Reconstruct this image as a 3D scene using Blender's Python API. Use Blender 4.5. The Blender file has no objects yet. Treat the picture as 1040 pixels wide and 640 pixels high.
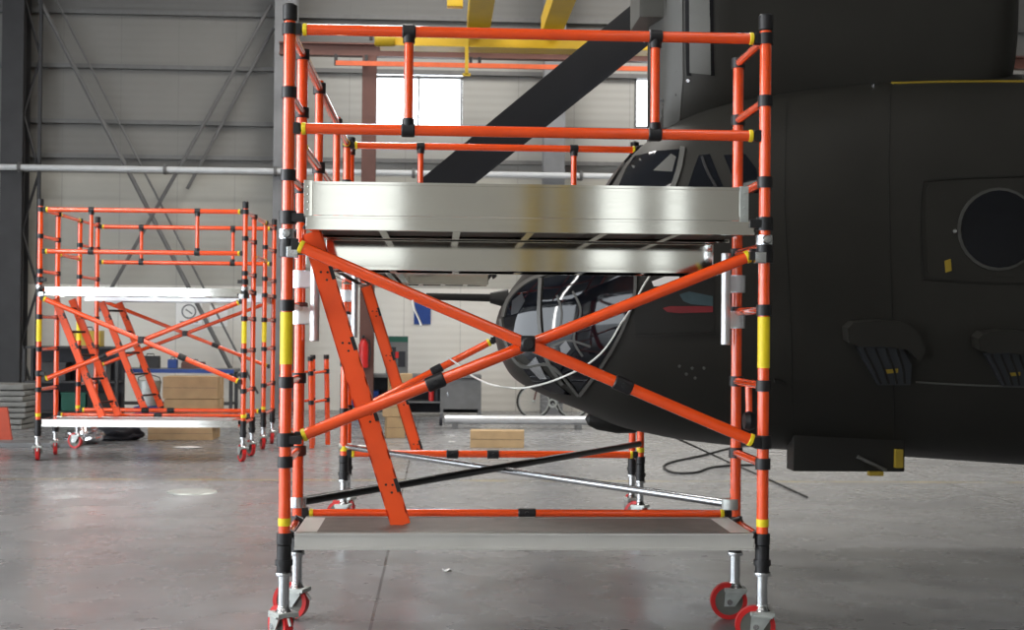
import bpy, bmesh, math, random
from math import sin, cos, pi, radians as R
from mathutils import Vector as V, Matrix, noise
from mathutils.bvhtree import BVHTree

random.seed(4)
scn = bpy.context.scene
col = scn.collection

# ------------------------------------------------------------------ camera
FPX = 1400.0
CAM = V((-0.457, -7.1945, 1.643))
YAW, PIT, ROL = 0.0522, 0.0116, 0.0092
fw = V((sin(YAW)*cos(PIT), cos(YAW)*cos(PIT), sin(PIT)))
rt0 = V((cos(YAW), -sin(YAW), 0))
up0 = rt0.cross(fw)
rt = rt0*cos(ROL) + up0*sin(ROL)
up = up0*cos(ROL) - rt0*sin(ROL)
cd = bpy.data.cameras.new('camera'); cam = bpy.data.objects.new('camera', cd); col.objects.link(cam)
M = Matrix((rt, up, -fw)).transposed().to_4x4(); M.translation = CAM
cam.matrix_world = M
cd.sensor_width = 36; cd.lens = 36*FPX/1040; cd.clip_end = 200
cd.dof.use_dof = True; cd.dof.focus_distance = 7.6; cd.dof.aperture_fstop = 5.0
scn.camera = cam


def ray(px, py):
    return (fw*FPX + rt*(px-520) - up*(py-320)).normalized()


def U(px, py, Y):
    """measured photo point -> world point on the plane y = Y"""
    d = ray(px, py); return CAM + d*((Y-CAM.y)/d.y)


def G(px, py, z=0.0):
    """measured photo point -> world point on the level z"""
    d = ray(px, py); return CAM + d*((z-CAM.z)/d.z)

# ------------------------------------------------------------------ materials
MAT = {}


def mat(name, c, rough=.5, metal=0, bump=0, bscale=60, var=0, vscale=8, coat=0, emit=0, spec=.5):
    m = bpy.data.materials.new(name); m.use_nodes = True
    nt = m.node_tree; b = nt.nodes['Principled BSDF']
    b.inputs['Base Color'].default_value = (*c, 1)
    b.inputs['Roughness'].default_value = rough
    b.inputs['Metallic'].default_value = metal
    b.inputs['Coat Weight'].default_value = coat
    b.inputs['Coat Roughness'].default_value = .06
    b.inputs['Specular IOR Level'].default_value = spec
    if emit:
        b.inputs['Emission Color'].default_value = (*c, 1); b.inputs['Emission Strength'].default_value = emit
    tc = nt.nodes.new('ShaderNodeTexCoord')
    if var:
        n = nt.nodes.new('ShaderNodeTexNoise'); n.inputs['Scale'].default_value = vscale; n.inputs['Detail'].default_value = 6
        nt.links.new(tc.outputs['Object'], n.inputs['Vector'])
        r = nt.nodes.new('ShaderNodeMapRange'); r.inputs[1].default_value = .3; r.inputs[2].default_value = .7
        r.inputs[3].default_value = 1-var; r.inputs[4].default_value = 1+var
        nt.links.new(n.outputs['Fac'], r.inputs[0])
        x = nt.nodes.new('ShaderNodeVectorMath'); x.operation = 'SCALE'
        x.inputs[0].default_value = c; nt.links.new(r.outputs[0], x.inputs['Scale'])
        nt.links.new(x.outputs[0], b.inputs['Base Color'])
    if bump:
        n = nt.nodes.new('ShaderNodeTexNoise'); n.inputs['Scale'].default_value = bscale; n.inputs['Detail'].default_value = 4
        nt.links.new(tc.outputs['Object'], n.inputs['Vector'])
        p = nt.nodes.new('ShaderNodeBump'); p.inputs['Strength'].default_value = bump; p.inputs['Distance'].default_value = .01
        nt.links.new(n.outputs['Fac'], p.inputs['Height']); nt.links.new(p.outputs[0], b.inputs['Normal'])
    MAT[name] = m
    return m


mat('orange', (.97, .088, .007), .2, var=.06, vscale=5, coat=1.0, spec=.5)
mat('orange_flat', (1.0, .10, .012), .4, var=.05, vscale=6)
mat('black', (.012, .012, .014), .4, var=.2, vscale=20)
mat('black_tube', (.008, .008, .009), .3, var=.2, vscale=20)
mat('yellow', (.95, .74, .02), .4, var=.05)
mat('dull_yellow', (.30, .21, .02), .5, var=.1)
mat('olive', (.16, .165, .145), .5, .3, var=.1)
mat('aluminium_dull', (.58, .57, .54), .35, .15, var=.06, vscale=4)
mat('silver', (.62, .64, .66), .25, 1, var=.08, vscale=12)
mat('white_metal', (.75, .77, .80), .3, .6, var=.05)
mat('white_paint', (.62, .64, .66), .3, var=.04)
mat('galv', (.50, .53, .51), .42, .5, var=.12, vscale=15)
mat('red', (.62, .022, .022), .35, var=.08)
mat('heli', (.019, .018, .015), .55, var=.13, vscale=2.2, bump=.05, bscale=40, spec=.35)
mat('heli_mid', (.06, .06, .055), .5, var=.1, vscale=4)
mat('heli_dark', (.014, .0135, .012), .5, var=.12, vscale=3, spec=.3)
mat('heli_grey', (.085, .085, .078), .45, var=.1, vscale=4)
mat('vent_blue', (.028, .031, .036), .4, var=.1)
mat('blade', (.004, .004, .005), .6, var=.2, vscale=3, spec=.12)
mat('glass_dark', (.004, .005, .008), .05, spec=.5, var=.3, vscale=3)
mat('seat_red', (.16, .008, .012), .6, var=.2)
mat('seat_teal', (.03, .06, .07), .6, var=.2)
mat('steel_grey', (.20, .205, .215), .5, .1, var=.1, vscale=3)
mat('steel_dark', (.035, .035, .038), .6, var=.15, vscale=3)
mat('girt', (.13, .13, .13), .5, var=.1)
mat('brown_red', (.105, .042, .032), .55, var=.12, vscale=3)
mat('busbar', (.55, .10, .03), .5, var=.1)
mat('crane_yellow', (.47, .31, .010), .4, var=.1, vscale=2)
mat('cardboard', (.47, .32, .17), .75, var=.1, vscale=6)
mat('tape', (.55, .42, .25), .4, var=.05)
mat('bench_grey', (.16, .165, .17), .5, var=.12, vscale=5)
mat('bench_dark', (.02, .022, .03), .6, var=.2)
mat('blue', (.01, .05, .25), .5, var=.1)
mat('paper', (.92, .92, .91), .7, var=.03)
mat('mat_grey', (.20, .20, .19), .8, var=.15, vscale=10)
mat('board_orange', (.5, .06, .02), .5, var=.08)
mat('rubber', (.015, .015, .015), .7, var=.2)
mat('cable_white', (.72, .72, .68), .4, var=.05)
mat('foil', (.85, .87, .9), .22, 1, bump=.6, bscale=14, var=.05)
mat('deck_board', (.115, .10, .088), .5, bump=.2, bscale=120, var=.22, vscale=9)
mat('green', (.01, .10, .07), .5, var=.1)
mat('ceiling_mat', (.22, .22, .215), .7, var=.1, vscale=2)
mat('door_panel', (.50, .485, .44), .6, var=.1, vscale=2)

# brushed aluminium: noise stretched along x
m = mat('aluminium', (.70, .69, .655), .3, 1)
nt = m.node_tree; b = nt.nodes['Principled BSDF']
tc = nt.nodes.new('ShaderNodeTexCoord'); mp = nt.nodes.new('ShaderNodeMapping'); mp.inputs['Scale'].default_value = (1.2, 60, 90)
ns = nt.nodes.new('ShaderNodeTexNoise'); ns.inputs['Scale'].default_value = 1.5; ns.inputs['Detail'].default_value = 3
mr = nt.nodes.new('ShaderNodeMapRange'); mr.inputs[3].default_value = .05; mr.inputs[4].default_value = .10
nt.links.new(tc.outputs['Object'], mp.inputs[0]); nt.links.new(mp.outputs[0], ns.inputs['Vector'])
nt.links.new(ns.outputs['Fac'], mr.inputs[0]); nt.links.new(mr.outputs[0], b.inputs['Roughness'])

# window glazing: clear
m = bpy.data.materials.new('glazing'); m.use_nodes = True; nt = m.node_tree; nt.nodes.clear()
o_ = nt.nodes.new('ShaderNodeOutputMaterial'); mx = nt.nodes.new('ShaderNodeMixShader'); mx.inputs[0].default_value = .08
tr = nt.nodes.new('ShaderNodeBsdfTransparent'); gl = nt.nodes.new('ShaderNodeBsdfGlossy'); gl.inputs['Roughness'].default_value = .05
nt.links.new(tr.outputs[0], mx.inputs[1]); nt.links.new(gl.outputs[0], mx.inputs[2]); nt.links.new(mx.outputs[0], o_.inputs[0])
MAT['glazing'] = m

m = bpy.data.materials.new('tinted'); m.use_nodes = True; nt = m.node_tree; nt.nodes.clear()
o_ = nt.nodes.new('ShaderNodeOutputMaterial'); tr = nt.nodes.new('ShaderNodeBsdfTransparent'); tr.inputs[0].default_value = (.54, .535, .51, 1)
nt.links.new(tr.outputs[0], o_.inputs[0]); MAT['tinted'] = m

# concrete floor: mottled, polished, joints and faint yellow lines
m = bpy.data.materials.new('concrete'); m.use_nodes = True; nt = m.node_tree; b = nt.nodes['Principled BSDF']; L = nt.links.new
tc = nt.nodes.new('ShaderNodeTexCoord'); sx = nt.nodes.new('ShaderNodeSeparateXYZ'); L(tc.outputs['Object'], sx.inputs[0])


def nz(scale, det=6, vec=None, rough=.55):
    n = nt.nodes.new('ShaderNodeTexNoise'); n.inputs['Scale'].default_value = scale; n.inputs['Detail'].default_value = det
    n.inputs['Roughness'].default_value = rough
    L(vec or tc.outputs['Object'], n.inputs['Vector']); return n.outputs['Fac']


def math_(op, a, bb=None, c=None):
    n = nt.nodes.new('ShaderNodeMath'); n.operation = op
    for i, v in enumerate((a, bb, c)):
        if v is None: continue
        if hasattr(v, 'links'): L(v, n.inputs[i])
        else: n.inputs[i].default_value = v
    return n.outputs[0]


def ramp(v, a0, a1, b0, b1):
    n = nt.nodes.new('ShaderNodeMapRange'); L(v, n.inputs[0])
    for i, x in enumerate((a0, a1, b0, b1)): n.inputs[i+1].default_value = x
    return n.outputs[0]


def mixc(f, a, c):
    n = nt.nodes.new('ShaderNodeMix'); n.data_type = 'RGBA'
    if hasattr(f, 'links'): L(f, n.inputs[0])
    else: n.inputs[0].default_value = f
    for i, x in ((6, a), (7, c)):
        if hasattr(x, 'links'): L(x, n.inputs[i])
        else: n.inputs[i].default_value = (*x, 1)
    return n.outputs[2]


base = mixc(ramp(nz(.55, 8), .3, .7, 0, 1), (.195, .198, .206), (.275, .278, .288))
base = mixc(ramp(nz(2.5, 8), .42, .78, 0, .5), base, (.128, .13, .135))
base = mixc(ramp(nz(30, 4), .64, .74, 0, .25), base, (.42, .42, .42))
JX = G(385, 600).x


def line(axis, at, w):
    d = math_('ABSOLUTE', math_('SUBTRACT', sx.outputs[axis], at))
    return math_('LESS_THAN', d, w)


for ax, at in ((0, JX), (0, JX-6), (0, JX+6), (0, JX-12), (1, -4.6), (1, 8.0)):
    base = mixc(math_('MULTIPLY', line(ax, at, .009), .8), base, (.02, .02, .02))
yl = G(150, 487).y
base = mixc(math_('MULTIPLY', line(1, yl, .07), ramp(nz(2.2), .35, .6, 0, .55)), base, (.42, .33, .12))
b.inputs['Specular IOR Level'].default_value = .32
L(base, b.inputs['Base Color'])
L(ramp(nz(1.6, 7), .3, .7, .18, .36), b.inputs['Roughness'])
bp = nt.nodes.new('ShaderNodeBump'); bp.inputs['Strength'].default_value = .03; bp.inputs['Distance'].default_value = .01
L(nz(9, 6), bp.inputs['Height']); L(bp.outputs[0], b.inputs['Normal'])
MAT['concrete'] = m

# wall: cream paint below, grey beige sandwich panel above, vertical seams
m = bpy.data.materials.new('wall_panel'); m.use_nodes = True; nt = m.node_tree; b = nt.nodes['Principled BSDF']; L = nt.links.new
tc = nt.nodes.new('ShaderNodeTexCoord'); sx = nt.nodes.new('ShaderNodeSeparateXYZ'); L(tc.outputs['Object'], sx.inputs[0])
base = mixc(ramp(nz(.35, 6), .3, .7, 0, 1), (.165, .162, .152), (.205, .20, .188))
base = mixc(math_('GREATER_THAN', sx.outputs[0], U(288, 100, 21).x), base, mixc(ramp(nz(.3, 5), .3, .7, 0, 1), (.31, .305, .285), (.36, .355, .335)))
cream = mixc(ramp(nz(.5, 6), .3, .7, 0, 1), (.68, .66, .615), (.76, .74, .69))
base = mixc(math_('LESS_THAN', sx.outputs[2], 4.75), base, mixc(ramp(nz(.6, 5), .3, .7, 0, 1), (.36, .35, .315), (.43, .42, .38)))
base = mixc(math_('LESS_THAN', sx.outputs[2], 2.5), base, cream)
upz = math_('ADD', 7.25, math_('MULTIPLY', math_('LESS_THAN', sx.outputs[0], U(288, 100, 21).x), .75))
base = mixc(math_('MULTIPLY', math_('GREATER_THAN', sx.outputs[2], upz), .85), base, (.12, .12, .118))
fr = math_('FRACT', math_('MULTIPLY', math_('ADD', sx.outputs[0], 100.1), 1/1.15))
base = mixc(math_('MULTIPLY', math_('LESS_THAN', fr, .014), .35), base, (.12, .12, .115))
L(base, b.inputs['Base Color']); b.inputs['Roughness'].default_value = .6
fz = math_('SINE', math_('MULTIPLY', sx.outputs[2], 40))
bp = nt.nodes.new('ShaderNodeBump'); bp.inputs['Strength'].default_value = .08; bp.inputs['Distance'].default_value = .02
L(fz, bp.inputs['Height']); L(bp.outputs[0], b.inputs['Normal'])
MAT['wall_panel'] = m

# ------------------------------------------------------------------ mesh helpers


class MB:
    def __init__(s): s.b = bmesh.new()

    def _face(s, vs):
        try: s.b.faces.new(vs)
        except ValueError: pass

    def loft(s, rings, caps=True, closed=True):
        rr = [[s.b.verts.new(p) for p in r] for r in rings]
        n = len(rr[0])
        for a, c in zip(rr, rr[1:]):
            for i in range(n if closed else n-1):
                j = (i+1) % n
                s._face((a[i], a[j], c[j], c[i]))
        if caps:
            s._face(rr[0][::-1]); s._face(rr[-1])
        return s

    def box(s, c, d, rz=0, bev=0, rot=None):
        c = V(c); h = V(d)/2
        rm = rot or Matrix.Rotation(rz, 3, 'Z')
        t = bmesh.new()
        vs = [t.verts.new(rm @ V((x*h.x, y*h.y, z*h.z)) + c) for x in (-1, 1) for y in (-1, 1) for z in (-1, 1)]
        for f in ((0, 1, 3, 2), (4, 6, 7, 5), (0, 4, 5, 1), (2, 3, 7, 6), (0, 2, 6, 4), (1, 5, 7, 3)):
            t.faces.new([vs[i] for i in f])
        if bev: bmesh.ops.bevel(t, geom=t.edges[:], offset=bev, segments=2, affect='EDGES', profile=.7)
        s.merge(t); return s

    def merge(s, t):
        mp = {v: s.b.verts.new(v.co) for v in t.verts}
        for f in t.faces: s._face([mp[v] for v in f.verts])
        t.free()

    def tube(s, p, q, r, r2=None, seg=14, bev=0):
        p, q = V(p), V(q); d = (q-p); ln = d.length; d.normalize()
        a = d.orthogonal().normalized(); c = d.cross(a)
        r2 = r if r2 is None else r2

        def ring(t, rad): return [p+d*t+(a*cos(2*pi*i/seg)+c*sin(2*pi*i/seg))*rad for i in range(seg)]
        rings = [ring(0, r), ring(ln, r2)]
        if bev: rings = [ring(0, r-bev), ring(bev, r), ring(ln-bev, r2), ring(ln, r2-bev)]
        return s.loft(rings)

    def path(s, pts, r, seg=8):
        pts = [V(p) for p in pts]; rings = []
        prev = None
        for i, p in enumerate(pts):
            t = (pts[min(i+1, len(pts)-1)]-pts[max(i-1, 0)]).normalized()
            a = t.orthogonal().normalized() if prev is None else (prev - t*prev.dot(t)).normalized()
            prev = a; c = t.cross(a)
            rr = r[i] if isinstance(r, (list, tuple)) else r
            rings.append([p+(a*cos(2*pi*k/seg)+c*sin(2*pi*k/seg))*rr for k in range(seg)])
        return s.loft(rings)

    def lathe(s, c, ax, prof, seg=24):
        """prof: list of (radius, offset along ax)"""
        c = V(c); ax = V(ax).normalized(); a = ax.orthogonal().normalized(); e = ax.cross(a)
        return s.loft([[c+ax*t+(a*cos(2*pi*i/seg)+e*sin(2*pi*i/seg))*max(r, 1e-4) for i in range(seg)] for r, t in prof])

    def ring(s, c, ax, ri, ro, h, seg=28):
        c = V(c); ax = V(ax).normalized(); a = ax.orthogonal().normalized(); e = ax.cross(a)
        rs = []
        for r, t in ((ri, -h/2), (ro*.97+ri*.03, -h/2), (ro, -h/4), (ro, h/4), (ro*.97+ri*.03, h/2), (ri, h/2), (ri, -h/2)):
            rs.append([c+ax*t+(a*cos(2*pi*i/seg)+e*sin(2*pi*i/seg))*r for i in range(seg)])
        return s.loft(rs, caps=False)

    def prism(s, poly, ext):
        e = V(ext); a = [V(p) for p in poly]
        return s.loft([a, [p+e for p in a]])

    def build(s, name, m, parent=None, smooth=True, weld=False):
        if weld: bmesh.ops.remove_doubles(s.b, verts=s.b.verts[:], dist=1e-5)
        bmesh.ops.recalc_face_normals(s.b, faces=s.b.faces[:])
        me = bpy.data.meshes.new(name); s.b.to_mesh(me); s.b.free()
        if smooth:
            me.shade_smooth(); me.set_sharp_from_angle(angle=R(38))
        me.materials.append(MAT[m])
        o = bpy.data.objects.new(name, me); col.objects.link(o)
        if smooth:
            w_ = o.modifiers.new('normals', 'WEIGHTED_NORMAL'); w_.keep_sharp = True
        if parent: o.parent = parent
        return o


def tag(o, label=None, cat=None, group=None, kind=None):
    if label: o['label'] = label
    if cat: o['category'] = cat
    if group: o['group'] = group
    if kind: o['kind'] = kind
    return o


def thing(name, label, cat, loc=(0, 0, 0), rz=0, group=None):
    o = bpy.data.objects.new(name, None); col.objects.link(o); o.empty_display_size = .2
    o.location = loc; o.rotation_euler = (0, 0, rz)
    return tag(o, label, cat, group)


def struct(name, mb, m, smooth=False):
    return tag(mb.build(name, m, smooth=smooth), kind='structure')


def catmull(pts, n=8):
    pts = [V(p) for p in pts]; out = []
    for i in range(len(pts)-1):
        p0, p1, p2, p3 = pts[max(i-1, 0)], pts[i], pts[i+1], pts[min(i+2, len(pts)-1)]
        for k in range(n):
            t = k/n
            out.append(.5*((2*p1)+(p2-p0)*t+(2*p0-5*p1+4*p2-p3)*t*t+(3*p1-p0-3*p2+p3)*t**3))
    return out+[pts[-1]]

# ------------------------------------------------------------------ the hangar
YW = 21.0
XL, XR, YF, ZC = -17.0, 24.0, -17.0, 10.5
struct('floor', MB().box(((XL+XR)/2, (YF+YW)/2, -.1), (XR-XL+.6, YW-YF+.6, .2)), 'concrete')
wins = []
for (x0, y0, x1, y1) in ((380, 78, 470, 130), (644, 80, 730, 131)):
    a, c = U(x0, y1, YW), U(x1, y0, YW); wins.append((a.x, c.x, a.z, c.z))
zlo = min(w[2] for w in wins); zhi = max(w[3] for w in wins)
wb = MB()
wb.box(((XL+XR)/2, YW+.1, zlo/2), (XR-XL, .2, zlo)).box(((XL+XR)/2, YW+.1, (zhi+ZC)/2), (XR-XL, .2, ZC-zhi))
xs = [XL]+[v for w in wins for v in (w[0], w[1])]+[XR]
for i in range(0, len(xs), 2):
    wb.box(((xs[i]+xs[i+1])/2, YW+.1, (zlo+zhi)/2), (xs[i+1]-xs[i], .2, zhi-zlo))
struct('wall_back', wb, 'wall_panel')
LO = (-12.0, 9.0, 6.5)   # big side door, open
struct('wall_left', MB().box((XL-.1, (YF+LO[0])/2, ZC/2), (.2, LO[0]-YF, ZC)).box((XL-.1, (LO[1]+YW)/2, ZC/2), (.2, YW-LO[1], ZC)).box((XL-.1, (LO[0]+LO[1])/2, (LO[2]+ZC)/2), (.2, LO[1]-LO[0], ZC-LO[2])), 'wall_panel')
struct('wall_right', MB().box((XR+.1, (YF+YW)/2, ZC/2), (.2, YW-YF, ZC)), 'door_panel')
struct('ceiling', MB().box(((XL+XR)/2, (YF+YW)/2, ZC+.1), (XR-XL, YW-YF, .2)), 'ceiling_mat')
# front: sliding door leaves with the daylight openings between them
wf = MB()
OPEN = [(-16.2, -8.6, 0, 6.2), (-2.7, -1.1, 2.6, 5.0), (2.3, 3.1, 2.6, 5.0), (3.45, 3.95, 2.6, 5.0)]
xp = XL
for a, c, lo, h in OPEN:
    if lo: wf.box(((a+c)/2, YF-.1, lo/2), (c-a, .2, lo))
    wf.box(((xp+a)/2, YF-.1, ZC/2), (a-xp, .2, ZC)); wf.box(((a+c)/2, YF-.1, (h+ZC)/2), (c-a, .2, ZC-h)); xp = c
wf.box(((xp+XR)/2, YF-.1, ZC/2), (XR-xp, .2, ZC))
struct('wall_front', wf, 'door_panel')
for k, (a, c, lo, h) in enumerate(OPEN[1:]):  # unseen panes, added and tinted to dim the patches mirrored in the toe board
    f = MB().box(((a+c)/2, YF-.1, lo+.03), (c-a, .12, .06)).box(((a+c)/2, YF-.1, h-.03), (c-a, .12, .06))
    for x in (a+.03, c-.03): f.box((x, YF-.1, (lo+h)/2), (.06, .12, h-lo-.12))
    wo = struct('window_%d' % (k+3), f, 'girt')
    MB().box(((a+c)/2, YF-.1, (lo+h)/2), (c-a-.12, .01, h-lo-.12)).build('window_pane', 'tinted', wo)
for k, w in enumerate(wins):
    f = MB(); t = .05
    f.box(((w[0]+w[1])/2, YW+.03, w[2]+t/2), (w[1]-w[0], .14, t)).box(((w[0]+w[1])/2, YW+.03, w[3]-t/2), (w[1]-w[0], .14, t))
    for x in (w[0]+t/2, (w[0]+w[1])/2, w[1]-t/2): f.box((x, YW+.03, (w[2]+w[3])/2), (t*.8, .12, w[3]-w[2]-2*t))
    wo = struct('window_%d' % (k+1), f, 'girt')
    MB().box(((w[0]+w[1])/2, YW+.08, (w[2]+w[3])/2), (w[1]-w[0]-2*t, .01, w[3]-w[2]-2*t)).build('window_pane', 'glazing', wo)
# girts
tn = 0


def trim(mb, m):
    global tn
    tn += 1
    return struct('trim_%d' % tn, mb, m)


for py in (14, 69, 150.5, 160):
    z = U(150, py, YW).z
    if py == 150.5: continue
    trim(MB().box(((XL+XR)/2, YW-.07, z), (XR-XL, .12, .085)), 'girt')
z = U(150, 125, YW).z
xa, xb = wins[0][0]-.1, wins[0][1]+.1
for x0, x1 in ((XL, xa), (xb, wins[1][0]-.1), (wins[1][1]+.1, XR)):
    trim(MB().box(((x0+x1)/2, YW-.07, z), (x1-x0, .12, .085)), 'girt')
# columns (I sections)
for px, m in ((13, 'steel_dark'), (288, 'steel_grey'), (561, 'steel_grey')):
    p = U(px, 300, YW-.55); w = .42
    c = MB().box((p.x, YW-.75, ZC/2), (w, .03, ZC)).box((p.x, YW-.28, ZC/2), (w, .03, ZC)).box((p.x, YW-.5, ZC/2), (.03, .46, ZC))
    trim(c, m)
# lattice stanchion beside the dark column
p = U(29, 300, YW-.5)
c = MB()
for dx in (-.16, .16): c.box((p.x+dx, YW-.45, ZC/2), (.06, .08, ZC))
for k in range(9):
    s_ = 1 if k % 2 else -1
    c.tube((p.x-.16*s_, YW-.45, k*1.15+.1), (p.x+.16*s_, YW-.45, k*1.15+1.25), .03, seg=6)
trim(c, 'steel_dark')
# bracing rods of the left bay
for (x0, y0, x1, y1, w, dy) in ((35, -10, 245, 395, .045, .42), (275, 5, 100, 316, .038, .45), (278, 28, 190, 192, .035, .3), (52, -10, 262, 400, .022, .3)):
    trim(MB().tube(U(x0, y0, YW-dy), U(x1, y1, YW-dy), w, seg=8), 'girt')
# pale pipe along the wall
pz = U(150, 172, YW-.9).z
pp = thing('wall_pipe', 'long pale metal pipe running level along the wall behind the scaffold', 'pipe', (U(150, 172, YW-.9).x, YW-.9, pz))
x0, x1 = XL+.2-pp.location.x, U(760, 172, YW-.9).x-pp.location.x
MB().tube((x0, 0, 0), (x1, 0, 0), .06).build('pipe', 'white_paint', pp)
for px in (20, 168, 280, 420, 590):
    dx = U(px, 172, YW-.9).x-pp.location.x
    MB().box((dx, .2, -.02), (.06, .5, .05)).ring((dx, 0, 0), (1, 0, 0), .075, .1, .06).build('pipe_bracket', 'girt', pp)
for x in (1.15, 1.72):  # unseen yellow posts, added so the toe board mirrors yellow streaks
    trim(MB().box((x, YF+.06, 2.6), (.2, .1, 5.2)), 'crane_yellow')
# crane runway beam, its post, conductor rail
a, c = U(284, 54, 18.5), U(1100, 62, 18.5)
trim(MB().box(((a.x+c.x)/2+2, 18.5, a.z-.02), (c.x-a.x+4, .2, .03)).box(((a.x+c.x)/2+2, 18.5, a.z+.19), (c.x-a.x+4, .2, .03)).box(((a.x+c.x)/2+2, 18.5, a.z+.085), (c.x-a.x+4, .04, .2)), 'brown_red')
p = U(373, 300, 18.5)
trim(MB().box((p.x, 18.42, (a.z-.03)/2), (.26, .03, a.z-.04)).box((p.x, 18.62, (a.z-.03)/2), (.26, .03, a.z-.04)).box((p.x, 18.52, (a.z-.03)/2), (.03, .2, a.z-.04)), 'brown_red')
rl = thing('conductor_rail', 'thin orange conductor rail hung level under the brown crane beam', 'rail', U(500, 67, 18.3))
a, c = U(341, 66, 18.3), U(680, 68.5, 18.3)
MB().box((a+c)/2-rl.location, (c.x-a.x, .05, .085)).build('rail', 'busbar', rl)
for px in (341, 372, 478, 487, 600):
    q = U(px, 62, 18.3)-rl.location
    MB().box((q.x, .02, .06), (.06, .08, .2)).build('hanger', 'black', rl)
# yellow overhead crane
cr = thing('overhead_crane', 'yellow overhead crane with box beams hanging above the back window', 'crane', U(520, 42, 17.2))
o = cr.location
a, c = U(386, 41, 17.2)-o, U(720, 45, 17.2)-o
MB().box((a+c)/2, (c.x-a.x, .3, .27), bev=.01).build('girder', 'crane_yellow', cr)
MB().box(((a.x+c.x)/2, -.05, -.16), (c.x-a.x, .5, .03)).build('girder_flange', 'crane_yellow', cr)
for p0, w in ((U(486, 40, 17.0)-o, .40), (U(561, 40, 17.0)-o, .37)):
    MB().box((p0.x, -4.0, .30), (w, 8.2, .34), bev=.01).build('cross_beam', 'crane_yellow', cr)
q = U(391, 40, 16.9)-o
h_ = MB().lathe(q-V((.18, 0, 0)), (1, 0, 0), [(.0, 0), (.11, 0), (.13, .03), (.13, .33), (.11, .36), (0, .36)]).build('hoist_drum', 'crane_yellow', cr)
MB().box(q+V((-.24, 0, .04)), (.06, .1, .12)).build('motor_cap', 'black', h_)
q0, q1 = U(474, 37, 16.9)-o, U(474, 76, 16.9)-o
MB().box((q0+q1)/2, (.06, .06, q0.z-q1.z)).box(q1, (.14, .06, .05)).build('hanger_bracket', 'crane_yellow', cr)
q = U(462, 2, 16.9)-o
MB().box(q, (.28, .2, .2), bev=.03).build('motor_cap', 'crane_yellow', cr)
for s_ in (-1.6, 1.8):
    MB().box((s_, -4, (ZC-o.z)/2+.22), (.08, .08, ZC-o.z-.46)).build('suspension_rod', 'girt', cr)
del s_

# ------------------------------------------------------------------ scaffold tower
RUNGS = [.56, .955, 1.366, 1.765, 2.10, 2.44, 2.87, 3.2]
RU = .031


def clampring(x, y, z, h=.06, r=.042): return MB().ring((x, y, z), (0, 0, 1), RU-.004, r, h, 18)


def hooked_tube(name, p, q, r, root, m='orange', joints=(), tips=True, hook=.055):
    """tube with yellow end tips and black hooks; joints: fractions where a black coupling sits"""
    p, q = V(p), V(q); d = (q-p).normalized()
    o = MB().tube(p+d*hook, q-d*hook, r, seg=16).build(name, m, root)
    if tips:
        for e, s in ((p, 1), (q, -1)):
            MB().tube(e+d*s*(hook-.018), e+d*s*(hook+.004), r*1.12, seg=14, bev=.003).build('end_tip', 'yellow', o)
            MB().tube(e-d*s*.005, e+d*s*(hook-.018), r*.62, seg=10).box(e+d*s*.012, (.035, .045, .06), bev=.006).build('end_hook', 'black', o)
    a = d.orthogonal().normalized()
    for t in joints:
        c = p.lerp(q, t)
        MB().tube(c-d*.05, c+d*.05, r*1.3, seg=12, bev=.006).tube(c+V((0, -r*1.2, .0)), c+V((0, -r*1.9, 0)), .014, seg=8).build('coupling', 'black', o)
    return o


def guard(root, y, x0, x1, zt, zm, fr=(.247, .765), end=.03):
    r1 = hooked_tube('guard_rail', (x0+end, y, zt), (x1-end, y, zt), .029, root)
    r2 = hooked_tube('guard_rail', (x0+end, y, zm), (x1-end, y, zm), .029, root)
    for f in fr:
        x = x0+(x1-x0)*f
        st = MB().tube((x, y, zm), (x, y, zt), .024).build('guard_stile', 'orange', root)
        for z in (zt, zm):
            MB().tube((x-.035, y, z), (x+.035, y, z), .037, seg=14, bev=.005).tube((x, y, z), (x, y, z+(.06 if z == zm else -.06)), .032, seg=12).build('tee_joint', 'black', st)


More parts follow.
